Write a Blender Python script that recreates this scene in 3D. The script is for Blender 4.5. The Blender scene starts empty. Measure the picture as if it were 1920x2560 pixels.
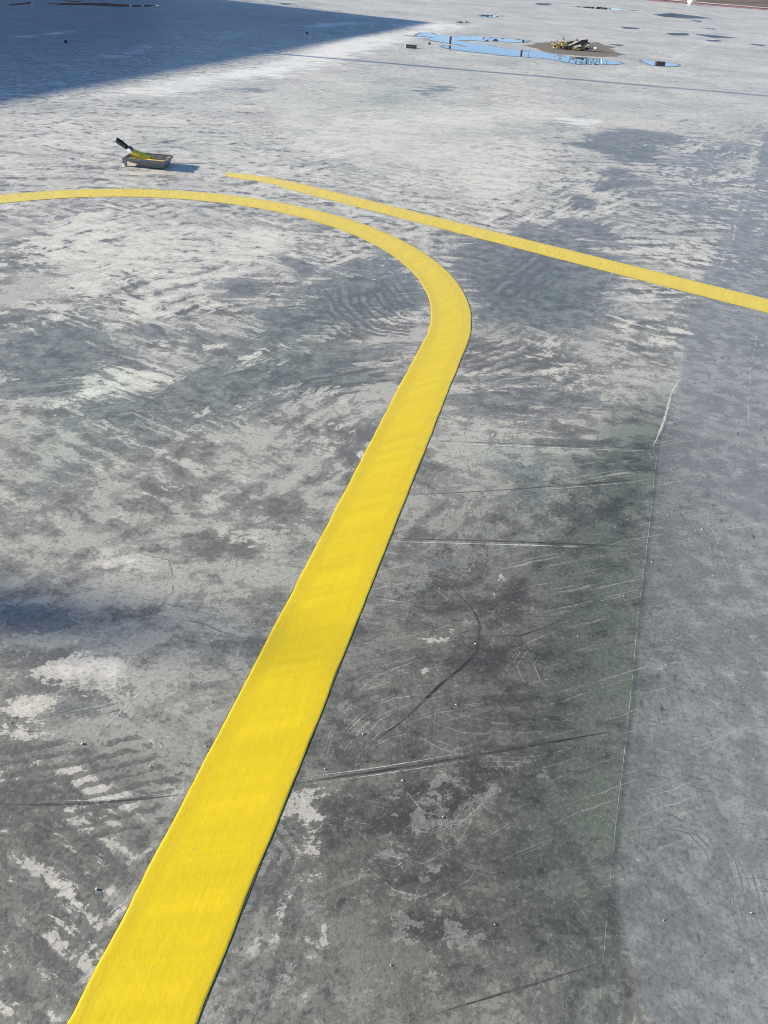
import bpy, math, random
import numpy as np
from mathutils import Vector, Matrix, noise as mnoise

random.seed(7); rng = np.random.default_rng(7)
scene = bpy.context.scene
col = scene.collection
R = math.radians

# ------------------------------------------------------------------ camera, sky, sun, exposure
CAM_H, PITCH, ROLL, FPX = 1.45, R(36.75), R(4.6), 1923.0      # metres, down, clockwise, focal length in photo pixels (1920 x 2560)
fwd = Vector((0, math.cos(PITCH), -math.sin(PITCH)))
right0 = Vector((1, 0, 0)); up0 = right0.cross(fwd)
right = right0 * math.cos(ROLL) + up0 * math.sin(ROLL)
up = up0 * math.cos(ROLL) - right0 * math.sin(ROLL)
cam_data = bpy.data.cameras.new('camera')
cam = bpy.data.objects.new('camera', cam_data); col.objects.link(cam)
cam.matrix_world = Matrix(((right.x, up.x, -fwd.x, 0), (right.y, up.y, -fwd.y, 0), (right.z, up.z, -fwd.z, CAM_H), (0, 0, 0, 1)))
cam_data.sensor_fit = 'VERTICAL'; cam_data.sensor_height = 24.0; cam_data.lens = 24.0 * FPX / 2560.0
cam_data.clip_start = 0.05; cam_data.clip_end = 3000
scene.camera = cam

SUN_EL, SHADOW_DIR = R(16.5), R(-2.5)         # shadows run to the right along this bearing
sx, sy = -math.cos(SHADOW_DIR), -math.sin(SHADOW_DIR)         # towards the sun
world = bpy.data.worlds.new('World'); scene.world = world; world.use_nodes = True
wn = world.node_tree.nodes; wl = world.node_tree.links
sky = wn.new('ShaderNodeTexSky'); sky.sky_type = 'NISHITA'; sky.sun_disc = False
sky.sun_elevation = SUN_EL
sky.sun_rotation = math.atan2(sx, sy)         # measured from +Y towards +X
sky.air_density = 0.7; sky.dust_density = 0.0; sky.ozone_density = 2.0; sky.altitude = 1500
wl.new(sky.outputs[0], wn['Background'].inputs[0]); wn['Background'].inputs[1].default_value = 0.082
sun_d = bpy.data.lights.new('sun', 'SUN'); sun_d.energy = 5.0; sun_d.angle = R(0.53); sun_d.color = (1.0, 0.88, 0.70)
sun = bpy.data.objects.new('sun', sun_d); col.objects.link(sun)
to_sun = Vector((sx * math.cos(SUN_EL), sy * math.cos(SUN_EL), math.sin(SUN_EL)))
sun.rotation_euler = to_sun.to_track_quat('Z', 'Y').to_euler(); sun.location = to_sun * 40
vs = scene.view_settings
vs.view_transform = 'Standard'; vs.look = 'None'; vs.gamma = 1.0; vs.use_curve_mapping = False; vs.exposure = 1.62
scene.cycles.max_bounces = 5; scene.cycles.use_adaptive_sampling = True; scene.cycles.adaptive_threshold = .015; scene.cycles.filter_width = 1.0; scene.cycles.use_denoising = True

# ------------------------------------------------------------------ helpers
def ray(px, py):
    return right * ((px - 960) / FPX) - up * ((py - 1280) / FPX) + fwd
def gp(px, py, z=0.0):
    """the place on the floor that the photograph shows at this pixel"""
    d = ray(px, py); t = (z - CAM_H) / d.z
    return Vector((d.x * t, d.y * t, z))
def at_y(px, py, y):
    d = ray(px, py); t = y / d.y
    return Vector((d.x * t, y, CAM_H + d.z * t))

def mesh_obj(name, verts, faces, mat, parent=None, smooth=False):
    me = bpy.data.meshes.new(name); me.from_pydata([tuple(v) for v in verts], [], faces); me.update()
    if mat: me.materials.append(mat)
    if smooth: me.polygons.foreach_set('use_smooth', [True] * len(me.polygons))
    o = bpy.data.objects.new(name, me); col.objects.link(o)
    if parent: o.parent = parent
    return o
def tag(o, label=None, cat=None, group=None, kind=None):
    for k, v in (('label', label), ('category', cat), ('group', group), ('kind', kind)):
        if v: o[k] = v
    return o
def empty(name, loc=(0, 0, 0), rz=0):
    o = bpy.data.objects.new(name, None); col.objects.link(o); o.location = loc; o.rotation_euler = (0, 0, rz); o.empty_display_size = .1
    return o
class MB:
    def __init__(s): s.v = []; s.f = []
    def add(s, vs, fs):
        n = len(s.v); s.v += [tuple(v) for v in vs]; s.f += [tuple(i + n for i in f) for f in fs]
    def box(s, c, size, rot=None, jit=0):
        M = rot or Matrix.Identity(3); hx, hy, hz = (k / 2 for k in size)
        vs = [Vector((x * hx, y * hy, z * hz)) for x in (-1, 1) for y in (-1, 1) for z in (-1, 1)]
        if jit: vs = [v + Vector([random.uniform(-jit, jit) for _ in range(3)]) for v in vs]
        s.add([M @ v + Vector(c) for v in vs], [(0, 1, 3, 2), (4, 6, 7, 5), (0, 4, 5, 1), (2, 3, 7, 6), (0, 2, 6, 4), (1, 5, 7, 3)])
    def tube(s, pts, radii, n=8, cap=True):
        pts = [Vector(p) for p in pts]; rings = []
        for i, p in enumerate(pts):
            t = (pts[min(i + 1, len(pts) - 1)] - pts[max(i - 1, 0)]).normalized()
            a = t.orthogonal().normalized() if i == 0 else (rings_a - t * rings_a.dot(t)).normalized()
            rings_a = a; b = t.cross(a)
            rings.append([p + (a * math.cos(2 * math.pi * k / n) + b * math.sin(2 * math.pi * k / n)) * radii[i] for k in range(n)])
        vs = [v for r_ in rings for v in r_]; fs = []
        for i in range(len(pts) - 1):
            for k in range(n): fs.append((i * n + k, i * n + (k + 1) % n, (i + 1) * n + (k + 1) % n, (i + 1) * n + k))
        if cap: fs += [tuple(range(n))[::-1], tuple((len(pts) - 1) * n + k for k in range(n))]
        s.add(vs, fs)
    def build(s, name, mat, parent=None, smooth=False): return mesh_obj(name, s.v, s.f, mat, parent, smooth)

class NT:
    """small helper for writing materials"""
    def __init__(s, name):
        s.m = bpy.data.materials.new(name); s.m.use_nodes = True; s.t = s.m.node_tree; s.n = s.t.nodes
        s.bsdf = s.n['Principled BSDF']; s.pos = s.n.new('ShaderNodeNewGeometry').outputs['Position']
        s.obj = s.n.new('ShaderNodeTexCoord').outputs['Object']
    def put(s, sock, v):
        if isinstance(v, bpy.types.NodeSocket): s.t.links.new(v, sock)
        elif v is not None:
            if sock.type == 'RGBA' and len(v) == 3: v = (*v, 1)
            sock.default_value = v
    def math(s, op, a, b=None, c=None, clamp=False):
        n = s.n.new('ShaderNodeMath'); n.operation = op; n.use_clamp = clamp
        for i, v in enumerate((a, b, c)): s.put(n.inputs[i], v)
        return n.outputs[0]
    def add(s, a, b): return s.math('ADD', a, b)
    def mul(s, a, b): return s.math('MULTIPLY', a, b)
    def attr(s, name):
        n = s.n.new('ShaderNodeAttribute'); n.attribute_name = name; return n.outputs['Fac']
    def mapping(s, vec, scale=(1, 1, 1), rot=(0, 0, 0), loc=(0, 0, 0)):
        n = s.n.new('ShaderNodeMapping'); n.vector_type = 'TEXTURE'; s.put(n.inputs['Vector'], vec)      # turn first, then scale
        n.inputs['Scale'].default_value = tuple(1 / k for k in scale); n.inputs['Rotation'].default_value = rot; n.inputs['Location'].default_value = loc
        return n.outputs[0]
    def noise(s, vec, scale, detail=4, rough=.55, dist=0.0, color=False, lac=2.0):
        n = s.n.new('ShaderNodeTexNoise'); s.put(n.inputs['Vector'], vec)
        n.inputs['Scale'].default_value = scale; n.inputs['Detail'].default_value = detail; n.inputs['Roughness'].default_value = rough; n.inputs['Distortion'].default_value = dist
        n.inputs['Lacunarity'].default_value = lac
        return n.outputs['Color' if color else 'Fac']
    def voro(s, vec, scale, feature='F1', rand=1.0):
        n = s.n.new('ShaderNodeTexVoronoi'); n.feature = feature; s.put(n.inputs['Vector'], vec)
        n.inputs['Scale'].default_value = scale; n.inputs['Randomness'].default_value = rand
        return n.outputs['Distance']
    def step(s, v, lo, hi, a=0.0, b=1.0):
        n = s.n.new('ShaderNodeMapRange'); n.interpolation_type = 'SMOOTHSTEP'; s.put(n.inputs['Value'], v)
        n.inputs['From Min'].default_value = lo; n.inputs['From Max'].default_value = hi; n.inputs['To Min'].default_value = a; n.inputs['To Max'].default_value = b
        return n.outputs['Result']
    def mix(s, f, a, b, mode='MIX'):
        n = s.n.new('ShaderNodeMix'); n.data_type = 'RGBA'; n.blend_type = mode; s.put(n.inputs[0], f); s.put(n.inputs[6], a); s.put(n.inputs[7], b)
        return n.outputs[2]
    def vadd(s, a, b):
        n = s.n.new('ShaderNodeVectorMath'); n.operation = 'ADD'; s.put(n.inputs[0], a); s.put(n.inputs[1], b); return n.outputs[0]
    def vscale(s, a, k):
        n = s.n.new('ShaderNodeVectorMath'); n.operation = 'SCALE'; s.put(n.inputs[0], a); s.put(n.inputs['Scale'], k); return n.outputs[0]
    def bump(s, h, strength=.3, dist=.01, normal=None):
        n = s.n.new('ShaderNodeBump'); n.inputs['Strength'].default_value = strength; n.inputs['Distance'].default_value = dist; s.put(n.inputs['Height'], h)
        if normal is not None: s.put(n.inputs['Normal'], normal)
        return n.outputs[0]
    def out(s, color=None, rough=None, normal=None, spec=None, ior=None, metal=None, alpha=None):
        for k, v in (('Base Color', color), ('Roughness', rough), ('Normal', normal), ('Specular IOR Level', spec), ('IOR', ior), ('Metallic', metal), ('Alpha', alpha)):
            if v is not None: s.put(s.bsdf.inputs[k], v)
        return s.m
def simple(name, c, rough=.6, var=.25, scale=20, metal=0):
    t = NT(name); n = t.noise(t.obj, scale, 5, .6)
    c2 = tuple(k * (1 - var) for k in c); c1 = tuple(min(1, k * (1 + var)) for k in c)
    return t.out(t.mix(t.step(n, .3, .7), c2, c1), rough, t.bump(n, .15, .004), metal=metal)

# ------------------------------------------------------------------ the concrete floor: one sheet, with the extent of its stains stored per vertex
def lines(lo, hi, zones):
    out = [lo]
    while out[-1] < hi:
        x = out[-1]; d = zones[-1][2]
        for a, b, s in zones:
            if a <= x < b: d = s; break
        out.append(x + d)
    return np.array(out)
xs = lines(-45, 60, [(-4.5, 4.5, .022), (-9, 9, .1), (-45, 60, 1.2)])
ys = lines(-12, 39.4, [(.3, 6.5, .022), (6.5, 9, .05), (9, 22, .12), (-12, .3, .8), (22, 50, .4)])
GX, GY = np.meshgrid(xs, ys); ALLP = np.c_[GX.ravel(), GY.ravel()]
def sdf(poly, soft):
    """0..1: soft inside-ness of a closed outline on the floor"""
    q = np.array([(p.x, p.y) for p in poly]); res = np.zeros(len(ALLP))
    pad = soft * 1.2
    sel = np.where((ALLP[:, 0] > q[:, 0].min() - pad) & (ALLP[:, 0] < q[:, 0].max() + pad) & (ALLP[:, 1] > q[:, 1].min() - pad) & (ALLP[:, 1] < q[:, 1].max() + pad))[0]
    if not len(sel): return res
    p = ALLP[sel]; d = np.full(len(p), 1e9); ins = np.zeros(len(p), bool)
    for i in range(len(q)):
        a = q[i]; b = q[(i + 1) % len(q)]; e = b - a
        t = np.clip(((p - a) @ e) / max(e @ e, 1e-9), 0, 1)
        d = np.minimum(d, np.linalg.norm(p - a - t[:, None] * e, axis=1))
        c = (a[1] > p[:, 1]) != (b[1] > p[:, 1])
        with np.errstate(divide='ignore', invalid='ignore'):
            xi = (b[0] - a[0]) * (p[:, 1] - a[1]) / (b[1] - a[1]) + a[0]
        ins ^= c & (p[:, 0] < xi)
    sd = np.where(ins, d, -d)
    res[sel] = np.clip(.5 + sd / (2 * soft), 0, 1)
    return res
def path_dist(pts, signed=False):
    q = np.array([(p.x, p.y) for p in pts]); d = np.full(len(ALLP), 1e9); sg = np.ones(len(ALLP))
    for i in range(len(q) - 1):
        a, b = q[i], q[i + 1]; e = b - a; t = np.clip(((ALLP - a) @ e) / (e @ e), 0, 1); r_ = ALLP - a - t[:, None] * e
        dd = np.linalg.norm(r_, axis=1); m = dd < d; d[m] = dd[m]; sg[m] = np.sign(e[0] * r_[m, 1] - e[1] * r_[m, 0])
    return d * sg if signed else d
def G(*pts): return [gp(*p) for p in pts]
F = {k: np.zeros(len(ALLP)) for k in ('dark', 'green', 'pale', 'blue', 'silt', 'ripple', 'phase', 'lace', 'white', 'deep', 'band')}
def paint(field, soft, *pts, k=1.0): F[field] = np.maximum(F[field], k * sdf(G(*pts), soft))
# dark sealed patches
for soft, k, pts in [
    (.10, 1, [(1110, 650), (1170, 602), (1250, 585), (1365, 556), (1480, 600), (1540, 650), (1530, 740), (1505, 810), (1390, 838), (1200, 800), (1175, 740)]),
    (.10, .9, [(690, 760), (800, 690), (960, 620), (1060, 700), (1075, 790), (980, 820), (860, 830), (720, 870), (560, 960), (500, 1000), (470, 960), (560, 880)]),
    (.08, .95, [(0, 860), (110, 800), (215, 780), (225, 850), (330, 870), (340, 920), (250, 900), (215, 960), (190, 970), (150, 1000), (40, 1010), (0, 1000)]),
    (.08, .8, [(150, 1010), (260, 990), (430, 985), (540, 1000), (620, 1030), (540, 1060), (420, 1060), (300, 1085), (160, 1060)]),
    (.08, .85, [(0, 1290), (100, 1210), (200, 1130), (330, 1040), (440, 1060), (300, 1140), (180, 1200), (60, 1270)]),
    (.09, .9, [(330, 1010), (480, 930), (620, 880), (800, 850), (1000, 870), (900, 960), (700, 1000), (600, 1040), (420, 1090)]),
    (.05, .9, [(560, 690), (640, 685), (705, 730), (620, 745), (560, 735)]), (.05, .9, [(710, 650), (780, 645), (790, 690), (740, 700)]),
    (.04, .8, [(500, 668), (560, 662), (555, 680), (505, 684)]), (.04, .8, [(620, 495), (690, 490), (680, 508), (640, 510)]), (.05, .8, [(140, 540), (200, 535), (195, 565), (150, 565)]),
    (.05, .9, [(500, 830), (530, 850), (520, 880), (485, 900), (470, 860)]), (.04, .9, [(330, 820), (420, 800), (450, 830), (400, 850)]),
    (.09, .95, [(1150, 960), (1250, 940), (1400, 955), (1490, 980), (1480, 1020), (1380, 1060), (1330, 1080), (1200, 1040), (1130, 1020)]),
    (.09, .85, [(1290, 1150), (1380, 1160), (1390, 1260), (1310, 1300), (1230, 1330), (1250, 1220)]),
    (.1, .75, [(1080, 1920), (1250, 1880), (1220, 2000), (1150, 2050), (1100, 2150), (1080, 2300), (1080, 2650), (900, 2650), (960, 2300), (1040, 2150)]),
    (.08, .8, [(1050, 1400), (1150, 1370), (1230, 1390), (1160, 1430), (1060, 1450)]), (.06, .8, [(1190, 1560), (1290, 1500), (1330, 1540), (1230, 1600)]),
    (.1, .95, [(1470, 335), (1560, 318), (1700, 338), (1760, 348), (1650, 370), (1640, 395), (1685, 415), (1560, 410), (1490, 380), (1430, 362)]),
    (.06, .9, [(1480, 428), (1545, 420), (1600, 440), (1560, 448), (1500, 445)]), (.08, .95, [(1450, 458), (1540, 448), (1645, 455), (1570, 475), (1480, 484)]),
    (.08, .95, [(1420, 492), (1480, 482), (1500, 505), (1490, 530), (1410, 525)]), (.08, .95, [(1370, 542), (1440, 540), (1520, 565), (1575, 618), (1480, 600), (1370, 572)]),
    (.06, .8, [(640, 2130), (720, 2120), (760, 2300), (700, 2330)]),
    (.08, .85, [(0, 1520), (120, 1500), (110, 1560), (0, 1580)]),
    (.06, .85, [(110, 1700), (250, 1680), (330, 1760), (250, 1790), (120, 1790)]),
    (.8, .38, [(1650, 360), (1920, 330), (2300, 360), (2300, 760), (1750, 640), (1560, 560)]),
    (.15, .6, [(1000, 215), (1100, 205), (1210, 225), (1060, 240)]), (.15, .55, [(560, 215), (690, 205), (740, 225), (600, 240)]),
]: paint('dark', soft * 1.9, *pts, k=k)
# greenish zones
for soft, k, pts in [
    (.3, .9, [(690, 760), (960, 620), (1075, 790), (860, 850), (900, 950), (600, 1040), (300, 1180), (60, 1290), (0, 1290), (0, 820), (215, 760), (400, 1000)]),
    (.25, .8, [(1110, 650), (1480, 640), (1500, 830), (1200, 830)]),
    (.3, 1, [(1240, 1080), (1640, 1080), (1620, 1350), (1570, 1800), (1500, 2560), (1350, 2560), (1400, 1950), (1400, 1600), (1250, 1300)]),
    (.25, .8, [(1500, 2150), (1620, 2050), (1760, 2260), (1880, 2350), (1640, 2560), (1490, 2560)]),
    (.5, .6, [(1440, 880), (1680, 830), (1660, 1060), (1400, 1080)]),
    (1.2, .6, [(640, 180), (1250, 190), (1200, 330), (560, 270)]),
]: paint('green', soft, *pts, k=k)
# pale dried film
for soft, k, pts in [
    (.35, .8, [(0, 520), (280, 500), (700, 540), (900, 600), (800, 680), (640, 760), (480, 800), (420, 900), (180, 790), (0, 780)]),
    (.12, .9, [(180, 950), (240, 890), (430, 905), (560, 950), (690, 1030), (600, 1040), (420, 985), (250, 1000), (150, 1020)]),
    (.08, .9, [(60, 1640), (200, 1600), (330, 1640), (300, 1690), (150, 1740), (60, 1700)]), (.08, .9, [(0, 1740), (110, 1750), (140, 1800), (60, 1850), (0, 1830)]),
    (.07, .8, [(560, 1330), (680, 1340), (660, 1400), (580, 1400)]), (.1, .7, [(230, 1340), (420, 1370), (420, 1480), (330, 1480), (200, 1420)]),
    (.12, .55, [(0, 1880), (420, 1850), (480, 1980), (300, 2250), (0, 2200)]), (.08, .8, [(0, 2330), (180, 2310), (120, 2400), (0, 2420)]),
    (.1, .8, [(660, 2030), (780, 1990), (860, 2060), (840, 2200), (760, 2180), (700, 2080)]), (.08, .6, [(560, 2420), (700, 2440), (640, 2540), (540, 2520)]),
    (.2, .75, [(1545, 660), (1640, 690), (1640, 760), (1540, 830), (1510, 800)]),
    (.5, .9, [(620, 240), (1330, 250), (1560, 290), (1430, 330), (1480, 420), (1390, 520), (1290, 560), (900, 470), (700, 400), (560, 330)]),
    (.08, .6, [(1010, 1640), (1110, 1610), (1120, 1700), (1040, 1730)]),
    (.4, .7, [(0, 300), (300, 280), (600, 340), (600, 430), (0, 480)]), (1.0, .7, [(1080, 75), (1400, 60), (1560, 150), (1900, 190), (1700, 200), (1100, 150)]),
]: paint('pale', soft, *pts, k=k)
# brightest white residue
for soft, k, pts in [
    (.4, 1, [(225, 245), (290, 218), (450, 190), (640, 160), (860, 95), (1050, 70), (1200, 62), (1050, 100), (760, 180), (560, 215), (420, 245)]),
    (.25, .8, [(1700, 145), (1790, 100), (1780, 96), (1670, 150)]), (.4, .8, [(950, 62), (1100, 50), (1200, 70), (1050, 80)]),
    (.15, .7, [(1330, 285), (1560, 300), (1470, 330)]),
    (.25, .95, [(10, 94), (130, 82), (240, 70), (150, 87)]), (.3, .85, [(190, 150), (300, 126), (395, 120), (330, 146)]), (.3, .8, [(330, 116), (400, 110), (380, 119)]), (.5, .8, [(520, 90), (640, 74), (620, 92), (540, 100)]), (.4, .8, [(700, 62), (860, 50), (960, 58), (800, 72)]), (.4, .7, [(380, 60), (470, 50), (440, 64)]), (.5, .6, [(60, 200), (240, 170), (200, 200), (60, 225)]),
]: paint('white', soft, *pts, k=k)
# broad darker pours; the last outline paints the building's cast shadow deeper
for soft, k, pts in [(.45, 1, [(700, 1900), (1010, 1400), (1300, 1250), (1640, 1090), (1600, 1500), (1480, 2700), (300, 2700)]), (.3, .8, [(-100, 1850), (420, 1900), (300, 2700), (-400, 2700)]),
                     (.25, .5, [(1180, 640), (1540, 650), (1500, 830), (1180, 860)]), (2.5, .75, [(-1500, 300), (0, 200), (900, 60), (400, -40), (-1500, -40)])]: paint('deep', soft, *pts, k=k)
# damp band along the saw-cut: crisp on the right, fading to the left
jl = path_dist(G((1480, 2700), (1500, 2480), (1530, 2150), (1570, 1800), (1600, 1500), (1625, 1300), (1645, 1100), (1700, 950)), True)
yk = np.clip((3.15 - ALLP[:, 1]) / .5, 0, 1)
F['band'] = np.where(jl > 0, np.clip(1.15 - jl / .34, 0, 1), np.clip(1 + jl / .02, 0, 1)) * yk * (np.abs(jl) < 2)
# bluish bay right of the saw-cut
paint('blue', .05, (1480, 2620), (1500, 2480), (1530, 2150), (1570, 1800), (1600, 1500), (1625, 1300), (1640, 1120), (1700, 950), (1720, 800), (1760, 690), (1800, 600), (1880, 430), (1910, 330), (2600, 330), (2600, 2620))
paint('blue', .6, (1500, 480), (1660, 360), (1920, 330), (1920, 620), (1640, 560), k=.8)
paint('blue', .25, (1180, 700), (1480, 600), (1540, 660), (1500, 800), (1330, 800), k=.6)
# silt round the rubbish heap
paint('silt', .28, (1315, 112), (1390, 104), (1490, 106), (1530, 118), (1545, 140), (1490, 143), (1380, 135))
paint('silt', .12, (1500, 128), (1560, 136), (1490, 142), k=.9)
# lace-like drying edges
paint('lace', .12, (1080, 1900), (1230, 1860), (1330, 1900), (1260, 2000), (1180, 2100), (1120, 2250), (1150, 2560), (1040, 2560), (1040, 2250))
paint('lace', .12, (1500, 700), (1560, 660), (1570, 760), (1500, 860), (1400, 850), k=.8)
paint('lace', .12, (1200, 560), (1400, 530), (1560, 620), (1480, 620), (1300, 590), k=.7)
# squeegee ripples: a phase across the stripes and where they show
def ripple(mask_pts, path, spacing, soft=.06, k=1.0):
    m = k * sdf(G(*mask_pts), soft); ph = path_dist(G(*path)) / spacing
    s = m > F['ripple']; F['ripple'][s] = m[s]; F['phase'][s] = ph[s]
ripple([(0, 1880), (300, 1840), (470, 1900), (380, 2120), (250, 2250), (0, 2260)], [(-300, 1850), (200, 1790), (700, 1700)], .030, .08)
ripple([(650, 2040), (760, 2080), (790, 2300), (700, 2350), (640, 2200)], [(700, 1950), (830, 2120), (860, 2350)], .022, .05)
ripple([(780, 720), (1060, 700), (1060, 850), (800, 850)], [(900, 690), (940, 760), (990, 800), (1090, 815)], .05, .1, .8)
ripple([(1180, 720), (1280, 640), (1400, 600), (1400, 720), (1280, 780)], [(1150, 700), (1330, 560)], .06, .1, .7)
ripple([(720, 940), (980, 900), (980, 960), (880, 1010), (740, 1000)], [(600, 1080), (800, 960), (1050, 920)], .05, .1, .9)
ripple([(260, 650), (420, 690), (400, 770), (240, 720)], [(200, 640), (460, 760)], .09, .1, .6)
ripple([(1120, 830), (1400, 870), (1380, 960), (1130, 950)], [(1080, 930), (1300, 860), (1500, 900)], .06, .1, .8)

nx, ny = len(xs), len(ys)
me = bpy.data.meshes.new('concrete_floor')
vz = np.zeros((nx * ny, 3)); vz[:, :2] = ALLP
idx = np.arange(nx * ny).reshape(ny, nx)
quads = np.stack([idx[:-1, :-1], idx[:-1, 1:], idx[1:, 1:], idx[1:, :-1]], -1).reshape(-1, 4)
me.vertices.add(nx * ny); me.vertices.foreach_set('co', vz.ravel())
me.loops.add(quads.size); me.loops.foreach_set('vertex_index', quads.ravel().astype(np.int32))
me.polygons.add(len(quads)); me.polygons.foreach_set('loop_start', np.arange(0, quads.size, 4, dtype=np.int32)); me.update(); me.validate()
for k, v in F.items():
    a = me.attributes.new('f_' + k, 'FLOAT', 'POINT'); a.data.foreach_set('value', v.astype(np.float32))
floor = bpy.data.objects.new('concrete_floor', me); col.objects.link(floor); tag(floor, 'stained grey concrete floor slab', kind='structure')

def concrete():
    t = NT('stained concrete')
    P = t.pos
    sep = t.n.new('ShaderNodeSeparateXYZ'); t.put(sep.inputs[0], P); Y = sep.outputs[1]
    wn_ = t.vadd(t.noise(P, 5.0, 3, .65, color=True), (-.5, -.5, -.5))
    PW = t.vadd(P, t.vscale(wn_, .16)); PS = t.vadd(P, t.vscale(wn_, .07))
    def c0(n, k): return t.mul(t.add(n, -.5), k)          # centred noise
    big = t.noise(P, .5, 2, .6)
    mid = t.noise(PW, 2.4, 8, .70); fine = t.noise(P, 14, 5, .75); grain = t.noise(P, 90, 3, .85)
    # trowel and squeegee sweeps in three directions, each ruling its own areas
    s1 = t.noise(t.mapping(PS, (2.6, 13, 1), (0, 0, R(56))), 1.0, 6, .72)
    s2 = t.noise(t.mapping(PS, (2.6, 15, 1), (0, 0, R(-28))), 1.0, 6, .72)
    s3 = t.noise(t.mapping(PS, (2.0, 9, 1), (0, 0, R(10))), 1.0, 6, .72)
    z1 = t.step(t.noise(P, 1.2, 1, .5), .47, .53); z2 = t.step(t.noise(t.vadd(P, (9.3, 4.1, 0)), 1.0, 1, .5), .47, .53)
    st = t.mix(z2, t.mix(z1, s1, s2), s3)
    dk, gr, pl, bl, si, rp, ph, lc, wh, dp, bd = (t.attr('f_' + k) for k in ('dark', 'green', 'pale', 'blue', 'silt', 'ripple', 'phase', 'lace', 'white', 'deep', 'band'))
    rag = t.add(t.add(c0(mid, 1.5), c0(fine, 1.2)), c0(st, 1.8))
    rag2 = t.add(t.add(c0(mid, -1.4), c0(fine, 1.7)), c0(st, -1.8))
    # body colour: soft clouds under a thin film that dried in ragged sheets
    c = t.mix(t.step(mid, .36, .64), (.158, .161, .149), (.245, .247, .229))
    fa = t.add(t.add(c0(mid, 1.2), c0(fine, 1.7)), c0(st, -1.6))
    near = t.step(Y, 1.3, 2.6, .55, .85)
    c = t.mix(t.mul(t.step(fa, -.01, .07), near), c, (.335, .335, .308))
    c = t.mix(t.mul(t.step(fa, -.13, -.24), .7), c, (.10, .102, .099))
    c = t.mix(t.mul(t.step(big, .46, .60), .35), c, t.mix(1, c, (1.04, .975, 1.0), 'MULTIPLY'))
    # bluish bay
    bm = t.mul(t.step(t.add(bl, c0(fine, .25)), .42, .58), .85)
    bc = t.mix(t.step(t.add(t.mul(fine, .7), t.mul(mid, .3)), .38, .62), (.150, .161, .168), (.188, .200, .206))
    bc = t.mix(t.mul(t.step(t.add(t.mul(fa, .45), c0(fine, .7)), -.08, .20), .30), bc, (.32, .335, .335))
    c = t.mix(bm, c, bc)
    # darker pours, and the building's shadow deepened in the colour
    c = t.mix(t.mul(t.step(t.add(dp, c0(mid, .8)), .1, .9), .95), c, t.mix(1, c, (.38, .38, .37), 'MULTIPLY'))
    # pale dried film with ragged edges, on a base paler with distance
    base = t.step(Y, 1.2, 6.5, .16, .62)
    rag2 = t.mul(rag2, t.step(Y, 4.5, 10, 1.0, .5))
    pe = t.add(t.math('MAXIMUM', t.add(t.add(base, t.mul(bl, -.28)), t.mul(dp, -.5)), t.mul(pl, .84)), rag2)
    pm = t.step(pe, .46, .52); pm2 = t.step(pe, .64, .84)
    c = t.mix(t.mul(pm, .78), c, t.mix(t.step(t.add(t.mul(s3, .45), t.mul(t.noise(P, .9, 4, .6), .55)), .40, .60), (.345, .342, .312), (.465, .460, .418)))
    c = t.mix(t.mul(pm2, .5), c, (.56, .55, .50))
    # dark sealed patches
    rag = t.mul(rag, 1.25)
    de = t.add(t.mul(dk, 1.12), rag)
    dm = t.step(de, .53, .58)
    dc = t.mix(t.step(t.add(t.mul(fine, .6), t.mul(st, .4)), .42, .60), (.08, .086, .086), (.18, .19, .184))
    c = t.mix(t.mul(t.step(t.math('ABSOLUTE', t.add(de, -.53)), .04, .0), .30), c, (.47, .47, .44))
    c = t.mix(t.mul(dm, .86), c, dc)
    # damp band along the cut
    bb_ = t.step(t.add(bd, t.mul(c0(mid, 1.1), t.step(bd, .98, .7))), .25, .75)
    c = t.mix(t.mul(bb_, .85), c, t.mix(1, c, (.60, .665, .64), 'MULTIPLY'))
    # greenish cast
    gm = t.step(t.add(gr, c0(mid, 1.4)), .35, .75)
    c = t.mix(t.mul(gm, .5), c, t.mix(1, c, (.88, 1.03, .95), 'MULTIPLY'))
    # squeegee ripples, only in broken runs
    wv = t.math('SINE', t.mul(t.add(ph, t.add(c0(mid, 2.8), c0(fine, 1.2))), 6.283))
    rm = t.mul(t.step(t.add(wv, c0(fine, 5.0)), .15, .5), t.step(t.add(rp, t.add(c0(fine, 1.8), c0(st, 2.4))), .54, .64))
    c = t.mix(t.mul(rm, .78), c, (.09, .092, .09))
    # hairline marks of the tools
    h1 = t.noise(t.mapping(t.vadd(P, t.vscale(wn_, .035)), (2.2, 120, 1), (0, 0, R(24))), 1.0, 2, .6); h2 = t.noise(t.mapping(PS, (1.5, 90, 1), (0, 0, R(-14))), 1.0, 3, .6)
    c = t.mix(t.mul(t.step(h1, .60, .67), t.mul(t.step(t.add(mid, t.mul(dm, .06)), .47, .56, .04, .45), t.step(big, .42, .58, .3, 1.0))), c, (.42, .42, .40))
    c = t.mix(t.mul(t.step(h2, .60, .67), t.step(s1, .46, .58, .0, .6)), c, (.09, .09, .09))
    # lace of dried scum
    lv = t.voro(t.vadd(P, t.vscale(t.noise(P, 40, 3, .7, color=True), .06)), 42, 'DISTANCE_TO_EDGE')
    lm = t.mul(t.step(t.add(lv, c0(grain, .25)), .09, .02), t.step(t.add(lc, t.add(c0(fine, 2.0), c0(mid, 2.2))), .52, .72))
    c = t.mix(t.mul(lm, .5), c, (.27, .27, .26))
    # white residue
    wm = t.step(t.add(wh, t.add(c0(s3, 2.2), c0(mid, 1.4))), .42, .85)
    c = t.mix(t.mul(wm, .58), c, (.68, .68, .65))
    tone = t.noise(t.vadd(P, (3.1, 7.7, 0)), .8, 5, .68)
    c = t.mix(t.mul(t.step(tone, .52, .58), t.step(Y, 4, 8, .15, .5)), c, t.mix(1, c, (.76, .80, .79), 'MULTIPLY'))
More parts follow.
